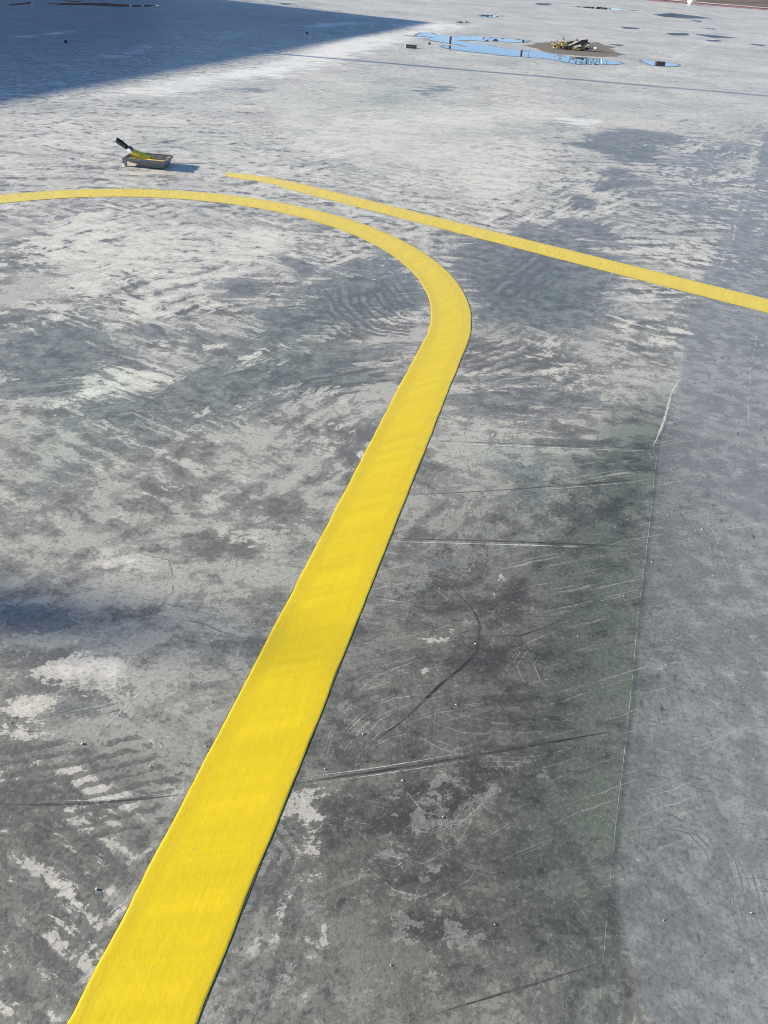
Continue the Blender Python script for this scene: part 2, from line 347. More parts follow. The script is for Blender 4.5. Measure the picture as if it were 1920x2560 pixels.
    c = t.mix(t.mul(t.step(tone, .46, .40), t.step(Y, 4, 8, .1, .6)), c, t.mix(1, c, (1.10, 1.06, 1.05), 'MULTIPLY'))
    gm_ = t.n.new('ShaderNodeGamma'); t.put(gm_.inputs[0], c); gm_.inputs[1].default_value = 1.12; c = t.mix(1, gm_.outputs[0], (1.22, 1.22, 1.21), 'MULTIPLY')
    # pits and flecks
    pit = t.mul(t.step(t.add(t.voro(t.mapping(P, (34, 13, 1), (0, 0, R(-8))), 1.0), c0(fine, .5)), .20, .10), t.step(bl, .3, .9, .15, .75))
    c = t.mix(t.mul(pit, t.step(mid, .46, .56)), c, (.07, .075, .078))
    c = t.mix(t.mul(t.step(grain, .52, .74), .25), c, (.36, .36, .35))
    c = t.mix(t.mul(t.step(grain, .50, .30), .6), c, (.05, .05, .05))
    # silt
    sm = t.step(t.add(si, t.add(c0(mid, 1.4), c0(fine, .6))), .38, .54)
    c = t.mix(sm, c, t.mix(fine, (.085, .073, .058), (.16, .14, .112)))
    rough = t.add(t.mul(dm, -.06), t.step(grain, .35, .65, .40, .52))
    rough = t.add(rough, t.mul(sm, .3))
    hgt = t.noise(P, 60, 4, .75)
    return t.out(c, rough, t.bump(hgt, .22, .004), spec=.5)
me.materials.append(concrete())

# ------------------------------------------------------------------ scratches and saw-cuts: hairline strips lying on the floor
def scratch_mat(name, c, strength, gap=.40):
    t = NT(name); n = t.noise(t.pos, 14, 6, .7); e = t.attr('edge')
    n2 = t.noise(t.pos, 90, 3, .6)
    n3 = t.noise(t.pos, 2.3, 2, .6)
    a = t.mul(t.step(t.add(e, t.mul(t.add(n2, -.5), 1.6)), .25, .85), t.mul(t.mul(t.step(n, gap, gap + .20), t.step(n3, .38, .56, .35 if gap > .35 else .75, 1.0)), strength))
    return t.out(c, .55, alpha=a)
def catmull(pts, step=.03):
    pts = [pts[0] * 2 - pts[1]] + pts + [pts[-1] * 2 - pts[-2]]; out = []
    for i in range(1, len(pts) - 2):
        p0, p1, p2, p3 = pts[i - 1:i + 3]; n = max(1, int((p2 - p1).length / step))
        for k in range(n):
            t = k / n
            out.append(.5 * ((2 * p1) + (p2 - p0) * t + (2 * p0 - 5 * p1 + 4 * p2 - p3) * t * t + (3 * p1 - p0 - 3 * p2 + p3) * t ** 3))
    out.append(pts[-2]); return out
class Strips:
    def __init__(s): s.v = []; s.f = []; s.e = []
    def path(s, pts, w, z, wob=.0):
        P_ = [Vector((p.x, p.y, 0)) for p in pts]; P_ = catmull(P_, .06) if len(P_) > 2 else P_; out = []
        for i in range(len(P_) - 1):
            n = max(1 if len(pts) > 2 else 2, int((P_[i + 1] - P_[i]).length / .05))
            for k in range(n):
                q = P_[i].lerp(P_[i + 1], k / n)
                if wob:
                    o = mnoise.noise_vector(q * 3.0) * wob; q = q + Vector((o.x, o.y, 0))
                out.append(q)
        out.append(P_[-1]); b = len(s.v)
        for i, q in enumerate(out):
            t = (out[min(i + 1, len(out) - 1)] - out[max(i - 1, 0)]).normalized(); nrm = Vector((-t.y, t.x, 0))
            tap = min(1, (i + .3) / 2.5, (len(out) - 1 - i + .3) / 2.5)
            for k, e in ((-1, 0), (0, 1), (1, 0)):
                s.v.append(tuple(q + nrm * (k * w / 2 * tap) + Vector((0, 0, z)))); s.e.append(float(e))
        for i in range(len(out) - 1):
            for k in (0, 1): s.f.append((b + i * 3 + k, b + (i + 1) * 3 + k, b + (i + 1) * 3 + k + 1, b + i * 3 + k + 1))
    def build(s, name, mat, parent):
        o = mesh_obj(name, s.v, s.f, mat, parent); a = o.data.attributes.new('edge', 'FLOAT', 'POINT'); a.data.foreach_set('value', s.e)
        return tag(o, kind='stuff')
LS, DS, CL, CD = Strips(), Strips(), Strips(), Strips()
CL.path(G((1710, 942), (1682, 975), (1660, 1050), (1632, 1118)), .018, .0005, .004); CL.path(G((1640, 1128), (1300, 1116), (1040, 1107)), .007, .0005, .002); CD.path(G((1640, 1122), (1300, 1110), (1040, 1101)), .007, .0006, .002)
CD.path(G((960, 1346), (1250, 1353), (1600, 1368)), .010, .0006, .002); CL.path(G((960, 1354), (1250, 1361), (1480, 1368)), .007, .0005, .002)
CD.path(G((1020, 1238), (1300, 1222), (1600, 1198)), .008, .0006, .002); CL.path(G((1300, 1230), (1600, 1204)), .005, .0005, .002)
CD.path(G((740, 1958), (960, 1925), (1180, 1890), (1520, 1830)), .014, .0006, .002); CL.path(G((740, 1946), (960, 1916), (1180, 1880)), .004, .0005, .002); CL.path(G((760, 1962), (960, 1934), (1180, 1900)), .004, .0005, .002)
CD.path(G((0, 2012), (240, 2008), (460, 1986)), .013, .0006, .002); CL.path(G((100, 2003), (240, 2000), (460, 1979)), .004, .0005, .002)
CD.path(G((1130, 1470), (1180, 1520), (1200, 1560), (1190, 1630), (1100, 1710), (1010, 1800), (940, 1850)), .016, .0006, .004); CD.path(G((1190, 1590), (1300, 1590), (1430, 1540)), .012, .0006, .004)
CD.path(G((1100, 2530), (1300, 2470), (1490, 2410)), .010, .0006, .002)
LS.path(G((1490, 2620), (1530, 2150), (1570, 1800), (1600, 1500), (1625, 1300), (1645, 1110)), .0026, .0004, .0015)
LS.path(G((1905, 360), (1880, 470), (1850, 540), (1825, 610), (1800, 665)), .035, .0004, .02)
LS.path(G((1840, 620), (1780, 637)), .02, .0004, .01); LS.path(G((1720, 532), (1840, 550)), .02, .0004, .01); LS.path(G((1704, 660), (1790, 677)), .014, .0004, .003)
LS.path(G((1905, 790), (1880, 900), (1872, 1000), (1874, 1070)), .010, .0004, .006)
LS.path(G((1840, 330), (1825, 400), (1815, 440)), .02, .0004, .01)
LS.path(G((1790, 85), (1700, 145), (1660, 160)), .10, .0004, .03); LS.path(G((1660, 165), (1580, 215), (1540, 245)), .06, .0004, .04)
LS.path(G((1240, 590), (1185, 690), (1180, 760)), .005, .0004, .003); LS.path(G((1120, 580), (1112, 640)), .012, .0004, .006)
for a, b, c_ in (((1160, 578), (1128, 610), (1114, 662)), ((1180, 585), (1150, 612), (1120, 648)), ((1100, 595), (1090, 630), (1080, 640)), ((1540, 665), (1525, 700), (1510, 760)), ((1530, 715), (1490, 780), (1420, 800)), ((1020, 680), (1015, 710), (1028, 725)), ((1000, 680), (1005, 705), (1020, 722))):
    LS.path(G(a, b, c_), .012, .0004, .008)
LS.path(G((960, 1010), (1200, 1014), (1500, 985)), .005, .0004, .006); LS.path(G((1180, 850), (1300, 845), (1450, 862)), .006, .0004, .01)
LS.path(G((1390, 1075), (1160, 1190)), .004, .0004, .004); LS.path(G((1090, 1880), (980, 1930), (1100, 2080), (1140, 2150)), .006, .0004, .01)
LS.path(G((250, 810), (290, 850), (320, 862)), .014, .0004, .005); LS.path(G((470, 920), (390, 830), (300, 780)), .008, .0004, .01)
LS.path(G((730, 670), (660, 740), (560, 790)), .012, .0004, .02)
LS.path(G((180, 1900), (250, 1830), (330, 1750), (430, 1660)), .006, .0004, .006); LS.path(G((1770, 1290), (1830, 1450), (1880, 1600), (1920, 1740)), .005, .0004, .006)
DS.path(G((960, 1345), (1250, 1352), (1560, 1364)), .008, .0006, .002); LS.path(G((960, 1352), (1250, 1360), (1480, 1366)), .005, .0004, .002)
DS.path(G((1020, 1238), (1300, 1222), (1600, 1198)), .006, .0006, .002); LS.path(G((1300, 1228), (1600, 1203)), .004, .0004, .002)
DS.path(G((1040, 1102), (1300, 1110), (1640, 1130)), .007, .0006, .002); LS.path(G((1040, 1106), (1300, 1115), (1640, 1136)), .005, .0004, .002)
DS.path(G((740, 1955), (960, 1925), (1180, 1890), (1520, 1830)), .011, .0006, .002)
DS.path(G((0, 2010), (240, 2005), (460, 1985)), .010, .0006, .002)
DS.path(G((1100, 2530), (1300, 2470), (1490, 2410)), .008, .0006, .002)
DS.path(G((1130, 1470), (1180, 1520), (1200, 1560), (1190, 1630), (1100, 1710), (1010, 1800), (940, 1850)), .013, .0006, .004)
DS.path(G((1190, 1590), (1300, 1590), (1430, 1540)), .008, .0006, .004); DS.path(G((1200, 1530), (1290, 1540), (1400, 1540), (1460, 1525)), .007, .0006, .004); DS.path(G((1300, 1600), (1390, 1650)), .008, .0006, .003)
DS.path(G((300, 1340), (340, 1380), (420, 1400), (430, 1440), (430, 1480), (370, 1550), (300, 1610)), .007, .0006, .006)
DS.path(G((410, 1395), (560, 1388)), .006, .0006, .003); DS.path(G((770, 1420), (690, 1460), (620, 1485)), .005, .0006, .003)
DS.path(G((420, 1730), (560, 1710), (640, 1690)), .007, .0006, .003); DS.path(G((1110, 1610), (960, 1640), (850, 1660)), .006, .0006, .003)
DS.path(G((0, 620), (150, 660), (330, 700), (560, 780), (640, 840)), .006, .0006, .003); DS.path(G((100, 850), (280, 890), (440, 915)), .008, .0006, .003)
DS.path(G((1800, 430), (1700, 470), (1580, 487)), .012, .0006, .01)
DS.path(G((1290, 450), (1400, 470), (1500, 500)), .012, .0006, .03); DS.path(G((1240, 480), (1330, 510)), .01, .0006, .01); DS.path(G((1280, 430), (1390, 424)), .014, .0006, .01)
for k in range(9):
    x0 = 1790 + k * 16; DS.path(G((x0 - 20, 2060 + (k * 37) % 90), (x0 + 15, 2200), (x0 + 60, 2330 + (k * 53) % 120)), .004, .0006, .006)
for k in range(380):          # families of tool marks: near-parallel arcs left by squeegee and trowel
    x, y = random.uniform(-3, 3.2), .6 + 8.5 * random.random() ** 1.2; a = random.choice([-.25, .2, .75, 1.0, 1.2, 2.4]) + random.gauss(0, .3); l = random.uniform(.08, .5) * (1 + y * .05)
    bend = random.uniform(-.45, .45); T = LS if random.random() < .55 else DS; wd = random.uniform(.0012, .0034) * (1 + y * .16); gap = random.uniform(.008, .03) * (1 + y * .1)
    for j in range(random.choice([1, 2, 3, 5, 8, 11])):
        aa = a + random.gauss(0, .06); u_ = Vector((math.cos(aa), math.sin(aa), 0)); v_ = Vector((-u_.y, u_.x, 0)); ll = l * random.uniform(.5, 1.1)
        p0 = Vector((x, y, 0)) + v_ * (gap * j) + u_ * random.uniform(-.1, .1) * l
        pts = [p0 + u_ * (ll * q) + v_ * (bend * ll * 4 * q * (1 - q)) for q in (0, .25, .5, .75, 1)]
        T.path(pts, wd * random.uniform(.7, 1.3), .0004 if T is LS else .0006, .004)
CL.build('pale_joint_edges', scratch_mat('pale joint edge', (.50, .50, .48), .85, .27), floor)
CD.build('dark_joints', scratch_mat('dark joint', (.06, .06, .06), .55, .30), floor)
LS.build('pale_scratches', scratch_mat('pale scratch', (.55, .56, .55), .65), floor)
DS.build('dark_scratches', scratch_mat('dark scratch', (.07, .07, .072), .6), floor)

# ------------------------------------------------------------------ soil beyond the slab, far ground to the horizon
def soil_mat():
    t = NT('brown soil'); n = t.noise(t.pos, .6, 9, .65); f = t.noise(t.pos, 9, 6, .65)
    return t.out(t.mix(t.step(n, .35, .65), (.05, .038, .028), (.10, .078, .055)), .95, t.bump(f, .8, .05))
SOIL = soil_mat()
tag(mesh_obj('ground', [(-1500, -1500, -.05), (1500, -1500, -.05), (1500, 1500, -.05), (-1500, 1500, -.05)], [(0, 1, 2, 3)], SOIL), 'brown soil around the slab', kind='structure')

# ------------------------------------------------------------------ yellow floor lines
def yellow_mat():
    t = NT('yellow line paint'); u, v = t.attr('along'), t.attr('across')
    cx = t.n.new('ShaderNodeCombineXYZ'); t.put(cx.inputs[0], u); t.put(cx.inputs[1], v)
    roll = t.noise(t.mapping(cx.outputs[0], (14, .7, 1)), 1, 5, .62)          # roller overlaps across the line
    drag = t.noise(t.mapping(cx.outputs[0], (5, 45, 1)), 1, 4, .6)
    stip = t.noise(t.pos, 260, 3, .6); lump = t.noise(t.pos, 45, 4, .6)
    thin = t.mul(t.step(t.math('ABSOLUTE', v), .055, .10), t.step(roll, .35, .62))
    c = t.mix(t.step(roll, .30, .70), (.55, .42, .004), (.64, .49, .006))
    c = t.mix(t.mul(thin, .35), c, (.34, .28, .02))
    c = t.mix(t.mul(t.step(t.noise(t.pos, 30, 6, .7), .62, .72), .3), c, (.34, .27, .02))
    h = t.add(t.add(t.mul(stip, .35), t.mul(lump, .7)), t.mul(drag, .6))
    return t.out(c, t.step(lump, .3, .7, .26, .36), t.bump(h, .20, .003), spec=.75)
YEL = yellow_mat()
EDGE = simple('scribed edge', (.05, .05, .045), .9, .4, 60)
def resample(pts, n):
    d = [0]
    for a, b in zip(pts, pts[1:]): d.append(d[-1] + (b - a).length)
    out = []; j = 0
    for i in range(n):
        s = d[-1] * i / (n - 1)
        while j < len(d) - 2 and d[j + 1] < s: j += 1
        k = (s - d[j]) / max(d[j + 1] - d[j], 1e-9); out.append(pts[j].lerp(pts[j + 1], k))
    return out, d[-1]
def floor_line(name, left, rgt, n, label):
    """left, rgt: the two edges; a thin film with a raised ridge along each edge"""
    left, L = resample(left, n); rgt, _ = resample(rgt, n)
    prof = [(0, 0), (.004, .0018), (.03, .0026), (.075, .0019), (.2, .0016), (.4, .0018), (.6, .0016), (.8, .0018), (.92, .0019), (.97, .0026), (.996, .0018), (1, 0)]
    vs, al, ac, fs = [], [], [], []
    for i in range(n):
        a, b = left[i], rgt[i]; side = (b - a).normalized(); w = (b - a).length
        s = L * i / (n - 1)
        wl_ = (mnoise.noise(Vector((s * 9, 0, 0))) * .0035 + mnoise.noise(Vector((s * 40, 5, 0))) * .0010); wr_ = (mnoise.noise(Vector((s * 8, 9, 3))) * .0045 + mnoise.noise(Vector((s * 36, 2, 7))) * .0012)
        a2, b2 = a + side * wl_, b + side * wr_
        for k, z in prof:
            q = a2.lerp(b2, k); zz = z * (1 + .35 * mnoise.noise(Vector((s * 14, k * 3, 1)))) if z else 0.0004
            vs.append((q.x, q.y, zz * .22 + .0008)); al.append(s); ac.append((k - .5) * w)
    m = len(prof)
    for i in range(n - 1):
        for k in range(m - 1): fs.append((i * m + k, i * m + k + 1, (i + 1) * m + k + 1, (i + 1) * m + k))
    o = mesh_obj(name, vs, fs, YEL, None, True)
    for nm, dat in (('along', al), ('across', ac)):
        at = o.data.attributes.new(nm, 'FLOAT', 'POINT'); at.data.foreach_set('value', dat)
    for edge, sgn in ((left, -1), (rgt, 1)):
        vs, fs = [], []
        for i, q in enumerate(edge):
            side = (rgt[i] - left[i]).normalized() * sgn; s = L * i / (n - 1)
            w = .0008 + .0016 * mnoise.noise(Vector((s * 11, sgn, 2))); w = max(w, .0006)
            for k in (-.004, w): p = q + side * k; vs.append((p.x, p.y, .0007))
        fs = [(2 * i, 2 * i + 1, 2 * i + 3, 2 * i + 2) for i in range(n - 1)]
        mesh_obj('scribed_edge', vs, fs, EDGE, o)
    return tag(o, label, 'floor line', 'yellow floor lines')
def arc(cx, cy, r, a0, a1, step=3):
    n = int(abs(a1 - a0) / step); return [Vector((cx + r * math.cos(R(a0 + (a1 - a0) * i / n)), cy + r * math.sin(R(a0 + (a1 - a0) * i / n)), 0)) for i in range(n + 1)]
o_edge = G((330, 2980), (491, 2560), (643, 2180), (796, 1800), (934, 1450), (1073, 1100), (1118, 985)) + arc(-1.4077, 3.590, 1.7546, -11, 168)
i_edge = G((-48, 2980), (168, 2560), (366, 2180), (564, 1800), (746, 1450), (929, 1100), (988, 985)) + arc(-1.4239, 3.574, 1.5743, -11, 168)
floor_line('floor_line', catmull(i_edge), catmull(o_edge), 620, 'broad yellow painted line curving from the foreground into a wide arc')
t0, t1 = gp(729, 453.5), gp(1920, 748); b0, b1 = gp(703, 468.6), gp(1920, 783)
def along(a, b, ks): return [a.lerp(b, k) for k in ks]
top = along(t0, t1, [-.0 + i / 12 for i in range(0, 16)]); bot = along(b0, b1, [i / 12 for i in range(0, 16)])
tip_t = G((566, 431), (600, 434), (660, 441), (700, 448.5)) ; tip_b = G((562, 441), (600, 447), (650, 454.5), (694, 462.5))
step_b = [tip_b[-1], gp(697, 466)]
floor_line('floor_line', catmull(tip_t + top), catmull(tip_b + step_b + bot), 300, 'straight yellow painted line whose narrowed end stops beside the paint tray')

# ------------------------------------------------------------------ slab edge at the far right
e0, e1 = gp(1600, -1), gp(1920, 25); ed = (e1 - e0).normalized(); en = Vector((-ed.y, ed.x, 0))
def strip(name, off, w, h, mat, label):
    c = e0 + en * off; m = MB(); A = c - ed * 60; B = c + ed * 40
    q = [A, B, B + en * w, A + en * w]
    m.add([(p.x, p.y, z) for z in (-.04, h) for p in q], [(4, 5, 6, 7), (0, 1, 5, 4), (1, 2, 6, 5), (2, 3, 7, 6), (3, 0, 4, 7)])
    return tag(m.build(name, mat), label, kind='structure')
strip('painted_edge', -.15, .42, .012, simple('faded red paint', (.40, .13, .13), .7, .3, 3), 'faded red strip along the slab edge')
strip('kerb', .29, .75, .05, simple('pale kerb', (.42, .35, .31), .8, .25, 2), 'pale kerb along the far slab edge')

# ------------------------------------------------------------------ puddles
def water_mat():
    t = NT('puddle water'); n = t.noise(t.pos, 3, 2, .5)
    return t.out((.06, .065, .07), .015, t.bump(n, .02, .004), ior=1.33, spec=.5)
WATER = water_mat()
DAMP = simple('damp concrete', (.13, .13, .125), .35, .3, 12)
DARKREFL = simple('painted dark reflection', (.035, .036, .034), .4, .3, 6)  # far puddles: mirrored dark bank put into the colour, no real mirror
def puddle(pts, label, z=.003, rough=.06, margin=.05, name='puddle', mat=None):
    g = [gp(*p) for p in pts]; n = len(g); out = []
    for i in range(n):
        a, b = g[i], g[(i + 1) % n]; m = max(2, int((b - a).length / .06))
        for k in range(m):
            q = a.lerp(b, k / m); o_ = mnoise.noise_vector(q * 4) * rough + mnoise.noise_vector(q * 13) * rough * .5
            out.append((q.x + o_.x, q.y + o_.y, z))
    o = mesh_obj(name, out, [tuple(range(len(out)))], mat or WATER)
    N_ = len(out); ccw = sum(out[i][0] * out[(i + 1) % N_][1] - out[(i + 1) % N_][0] * out[i][1] for i in range(N_)) > 0; vs = []
    for i in range(N_):            # damp dark margin round the water
        a, b = Vector(out[i - 3]), Vector(out[(i + 3) % N_]); d = (b - a).normalized(); nn = Vector((d.y, -d.x, 0)) * (1 if ccw else -1)
        w = margin * (1.0 + .9 * mnoise.noise(Vector(out[i]) * 5)); q = Vector(out[i]); vs += [(q.x - nn.x * .01, q.y - nn.y * .01, z - .0012), (q.x + nn.x * w, q.y + nn.y * w, z - .0018)]
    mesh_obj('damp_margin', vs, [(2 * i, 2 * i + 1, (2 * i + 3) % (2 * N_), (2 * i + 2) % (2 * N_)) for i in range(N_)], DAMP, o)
    return tag(o, label, kind='structure')
puddle([(1012, 89), (1040, 90), (1050, 83), (1075, 81), (1090, 88), (1105, 90), (1140, 92), (1160, 89), (1240, 95), (1320, 101), (1305, 107), (1240, 104), (1170, 101), (1140, 100), (1170, 107), (1220, 112), (1240, 118), (1290, 125), (1330, 127), (1400, 138), (1440, 143), (1500, 147), (1530, 151), (1557, 159), (1530, 161), (1480, 161), (1445, 161), (1410, 155), (1360, 146), (1300, 142), (1240, 137), (1170, 129), (1120, 122), (1102, 118), (1120, 114), (1170, 118), (1150, 113), (1125, 109), (1080, 102), (1062, 96), (1085, 95), (1060, 91), (1040, 92)], 'long shallow puddle in front of the rubbish heap', rough=.05)
puddle([(1604, 151), (1625, 152), (1660, 155), (1690, 160), (1700, 165), (1665, 166), (1630, 164), (1615, 158)], 'small puddle right of the long puddle', rough=.04)
puddle([(1195, 38), (1240, 37), (1255, 41), (1215, 44)], 'tiny puddle far behind the long puddle', rough=.12)
puddle([(1140, 54), (1165, 53), (1170, 57), (1150, 58)], 'tiny far puddle', rough=.08)
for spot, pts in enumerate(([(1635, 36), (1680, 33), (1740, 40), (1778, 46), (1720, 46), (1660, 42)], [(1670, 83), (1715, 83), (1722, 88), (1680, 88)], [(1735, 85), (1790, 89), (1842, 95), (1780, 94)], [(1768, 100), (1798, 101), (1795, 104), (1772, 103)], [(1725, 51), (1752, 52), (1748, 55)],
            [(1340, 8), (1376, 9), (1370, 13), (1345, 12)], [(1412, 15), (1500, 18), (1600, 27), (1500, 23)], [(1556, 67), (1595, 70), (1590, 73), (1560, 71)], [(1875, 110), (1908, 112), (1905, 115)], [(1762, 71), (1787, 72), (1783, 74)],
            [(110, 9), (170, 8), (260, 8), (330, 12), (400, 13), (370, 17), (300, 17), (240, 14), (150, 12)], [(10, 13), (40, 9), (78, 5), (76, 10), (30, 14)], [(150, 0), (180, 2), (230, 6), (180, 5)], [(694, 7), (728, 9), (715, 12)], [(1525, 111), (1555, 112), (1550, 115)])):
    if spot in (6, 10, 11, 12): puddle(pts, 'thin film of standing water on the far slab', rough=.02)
    else: puddle(pts, 'far slab puddle with its dark reflection painted in', rough=.02, name='dark_reflection_puddle', mat=DARKREFL)

# ------------------------------------------------------------------ paint tray
PLASTIC = simple('grey tray plastic', (.15, .155, .16), .45, .15, 40)
WETY = simple('wet yellow paint', (.78, .55, .01), .6, .12, 30)
TRAYLIT = simple('sunlit tray plastic', (.30, .30, .30), .6, .2, 60)  # sun on the tray's left end, put into a lighter grey
DRIP = simple('dried paint drips', (.58, .46, .14), .7, .3, 60)
p_l, p_c, p_r = gp(311, 415), gp(408, 423.5), gp(424, 417)
ax = (p_c - p_l); TL = .285; yaw = math.atan2(ax.y, ax.x); TW, TH = .170, .055
tray = tag(empty('paint_tray', p_l, yaw), 'grey plastic paint tray holding yellow paint on the concrete', 'paint tray')
def floor_z(x):
    k = x / TL; return .036 + (.005 - .036) * min(1, max(0, (k - .10) / .50)) if k > .10 else .036
N = 26; vs, fs = [], []
for i in range(N + 1):
    x = TL * i / N; zb = floor_z(x); rim = TH + .002 * math.sin(x * 120) + .003 * mnoise.noise(Vector((x * 60, 0, 0)))
    fl = .012
    for (y, z) in [(-fl, rim), (0, zb), (TW, zb), (TW + fl, rim), (TW + fl - .004, rim), (TW - .004, zb + .003), (.004, zb + .003), (-fl + .004, rim)]: vs.append((x, y, z))
for i in range(N):
    for k in range(8): fs.append((i * 8 + k, i * 8 + (k + 1) % 8, (i + 1) * 8 + (k + 1) % 8, (i + 1) * 8 + k))
fs.append((0, 7, 6, 1)); fs.append((1, 6, 5, 2)); fs.append((2, 5, 4, 3))
mesh_obj('basin', vs, fs, PLASTIC, tray)
m = MB(); zb = .006; e = TL        # end wall, flaring outwards
for a, b in ((0, 0), (.004, .0)): pass
m.add([(e, 0, zb), (e, TW, zb), (e + .014, TW + .012, TH), (e + .014, -.012, TH), (e - .004, 0, zb), (e - .004, TW, zb), (e + .010, TW + .012, TH), (e + .010, -.012, TH)],
      [(0, 1, 2, 3), (5, 4, 7, 6), (3, 2, 6, 7), (0, 3, 7, 4), (1, 5, 6, 2), (0, 4, 5, 1)])
m.build('end_wall', PLASTIC, tray)
m = MB(); lip = [(0, -.014), (TL * .25, -.014), (TL * .5, -.015), (TL * .75, -.014), (TL + .008, -.014), (TL + .016, -.006), (TL + .017, TW * .5), (TL + .016, TW + .006), (TL + .008, TW + .014), (TL * .5, TW + .014), (0, TW + .014)]
lp = [Vector((x, y, TH + .001 * math.sin(i * 2.1))) for i, (x, y) in enumerate(catmull([Vector((a, b, 0)) for a, b in lip], .012)) for x, y in [(x, y)]] if False else [Vector((q.x, q.y, TH + .0012 * mnoise.noise(q * 40))) for q in catmull([Vector((a, b, 0)) for a, b in lip], .012)]
for a, b in zip(lp, lp[1:]):       # folded rim: outer face turned down
    d_ = (b - a).normalized(); n_ = Vector((d_.y, -d_.x, 0)); 
    q = [a - n_ * .005, b - n_ * .005, b + n_ * .006, a + n_ * .006, b + n_ * .008 - Vector((0, 0, .013)), a + n_ * .008 - Vector((0, 0, .013))]
    m.add([v + Vector((0, 0, .004)) for v in q], [(0, 3, 2, 1), (3, 5, 4, 2)])
rim = m.build('rim', PLASTIC, tray)
m = MB()
for i in range(16):                # paint dried along the rim
    q = lp[random.randrange(4, int(len(lp) * .55))]; r_ = random.uniform(.003, .008)
    m.tube([q + Vector((0, 0, .003)), q + Vector((0, 0, .007)), q + Vector((0, 0, .009))], [r_, r_ * .8, r_ * .2], 7)
tag(m.build('dried_drips', DRIP, rim), kind='stuff')
for y0, sg in ((-.014, 1), (TW + .014, -1)):       # two rounded legs under the shallow end
    m = MB(); sec = [(.016, 0), (.004, 0), (-.004, .004), (-.010, .012), (-.012, .030), (.016, .030)]; vs = []
    for z, g_ in ((0, 0), (.022, .002), (.036, .010), (.044, .022)):
        for (x, y) in sec: vs.append((x + (g_ if x > 0 else 0), y0 + sg * y, z))
    fs = [tuple(range(6))] + [tuple(18 + k for k in range(6))]
    for i in range(3):
        for k in range(6): fs.append((i * 6 + k, i * 6 + (k + 1) % 6, i * 6 + 6 + (k + 1) % 6, i * 6 + 6 + k))
    m.add(vs, fs); m.build('leg', TRAYLIT, tray)
m = MB(); m.add([(-.006, -.014, .022), (-.006, TW + .014, .022), (-.004, TW + .014, TH + .002), (-.004, -.014, TH + .002), (.0, -.014, .022), (.0, TW + .014, .022), (.0, TW + .014, TH + .002), (.0, -.014, TH + .002)],
      [(0, 3, 2, 1), (4, 5, 6, 7), (2, 3, 7, 6), (0, 1, 5, 4), (0, 4, 7, 3), (1, 2, 6, 5)]); m.build('front_wall', TRAYLIT, tray)
vs, fs = [], []; n1, n2 = 22, 10
for i in range(n1 + 1):
    x = .012 + (TL - .02) * i / n1
    for j in range(n2 + 1):
        y = .006 + (TW - .012) * j / n2; z = max(floor_z(x) + .006, .022) + .004 * mnoise.noise(Vector((x * 45, y * 45, 2)))
        vs.append((x, y, z))
for i in range(n1):
    for j in range(n2): fs.append((i * (n2 + 1) + j, (i + 1) * (n2 + 1) + j, (i + 1) * (n2 + 1) + j + 1, i * (n2 + 1) + j + 1))
mesh_obj('wet_paint', vs, fs, WETY, tray, True)
# brush resting in the tray
by = p_l.y + .075
tipb, neck, fer, bris = at_y(289, 348, by), at_y(320, 370, by), at_y(332, 379.5, by), at_y(372, 394, by)
BLACK = simple('black rubber grip', (.012, .012, .013), .5, .3, 60); GRIPG = simple('grey grip panel', (.09, .09, .09), .6, .2, 60)
brush = empty('paint_brush', (bris.x, bris.y, 0)); tag(brush, 'black handled brush leaning out of the paint tray', 'brush')
bo = Vector((bris.x, bris.y, 0))
ax_ = (neck - tipb); m = MB(); ks = [0, .03, .1, .3, .55, .8, .95, 1]; rr = [.008, .015, .0185, .0195, .019, .0175, .015, .013]
m.tube([tipb + ax_ * k - bo for k in ks], rr, 14); hd = m.build('handle', BLACK, brush, True)
viewn = Vector((0, -1, .12)).normalized()
for k in (.10, .32, .50, .67):
    c = tipb + ax_ * (k + .07) - bo; u = ax_.normalized(); v = viewn.cross(u).normalized(); m = MB(); M = Matrix((u, v, viewn)).transposed()
    m.box(c + viewn * .0165 - v * .002, (.013, .019, .006), M); m.build('grip_panel', GRIPG, hd)
m = MB(); m.tube([tipb + ax_ * .05 + viewn * .012 + Vector((.006, 0, .014)) - bo, tipb + ax_ * .10 + viewn * .012 + Vector((.006, 0, .0145)) - bo], [.006, .006], 8); m.build('hang_hole', simple('pale insert', (.7, .7, .7), .5), hd)
m = MB(); m.tube([neck - bo + Vector((.0, 0, .004)), neck - bo + Vector((.018, 0, .006)), neck - bo + Vector((.036, 0, .002))], [.008, .008, .003], 8); m.build('thumb_guard', BLACK, brush, True)
d_ = (fer - neck); side = Vector((0, 1, 0))
def flat(name, a, b, w0, w1, th0, th1, mat):
    m = MB(); d = (b - a).normalized(); n_ = d.cross(side).normalized(); vs = []
    for p, w, th in ((a, w0, th0), (a.lerp(b, .5), (w0 + w1) / 2 * 1.05, (th0 + th1) / 2), (b, w1, th1)):
        for s1, s2 in ((-1, -1), (1, -1), (1, 1), (-1, 1)): vs.append(p - bo + side * (s1 * w / 2) + n_ * (s2 * th / 2))
    fs = [(0, 1, 2, 3)[::-1], (8, 9, 10, 11)]
    for i in (0, 4):
        for k in range(4): fs.append((i + k, i + (k + 1) % 4, i + 4 + (k + 1) % 4, i + 4 + k))
    m.add(vs, fs); return m.build(name, mat, brush)
flat('ferrule', neck, fer, .035, .075, .024, .022, simple('steel ferrule', (.20, .20, .24), .55, .1, 40))
flat('bristles', fer, bris, .075, .085, .021, .008, WETY)

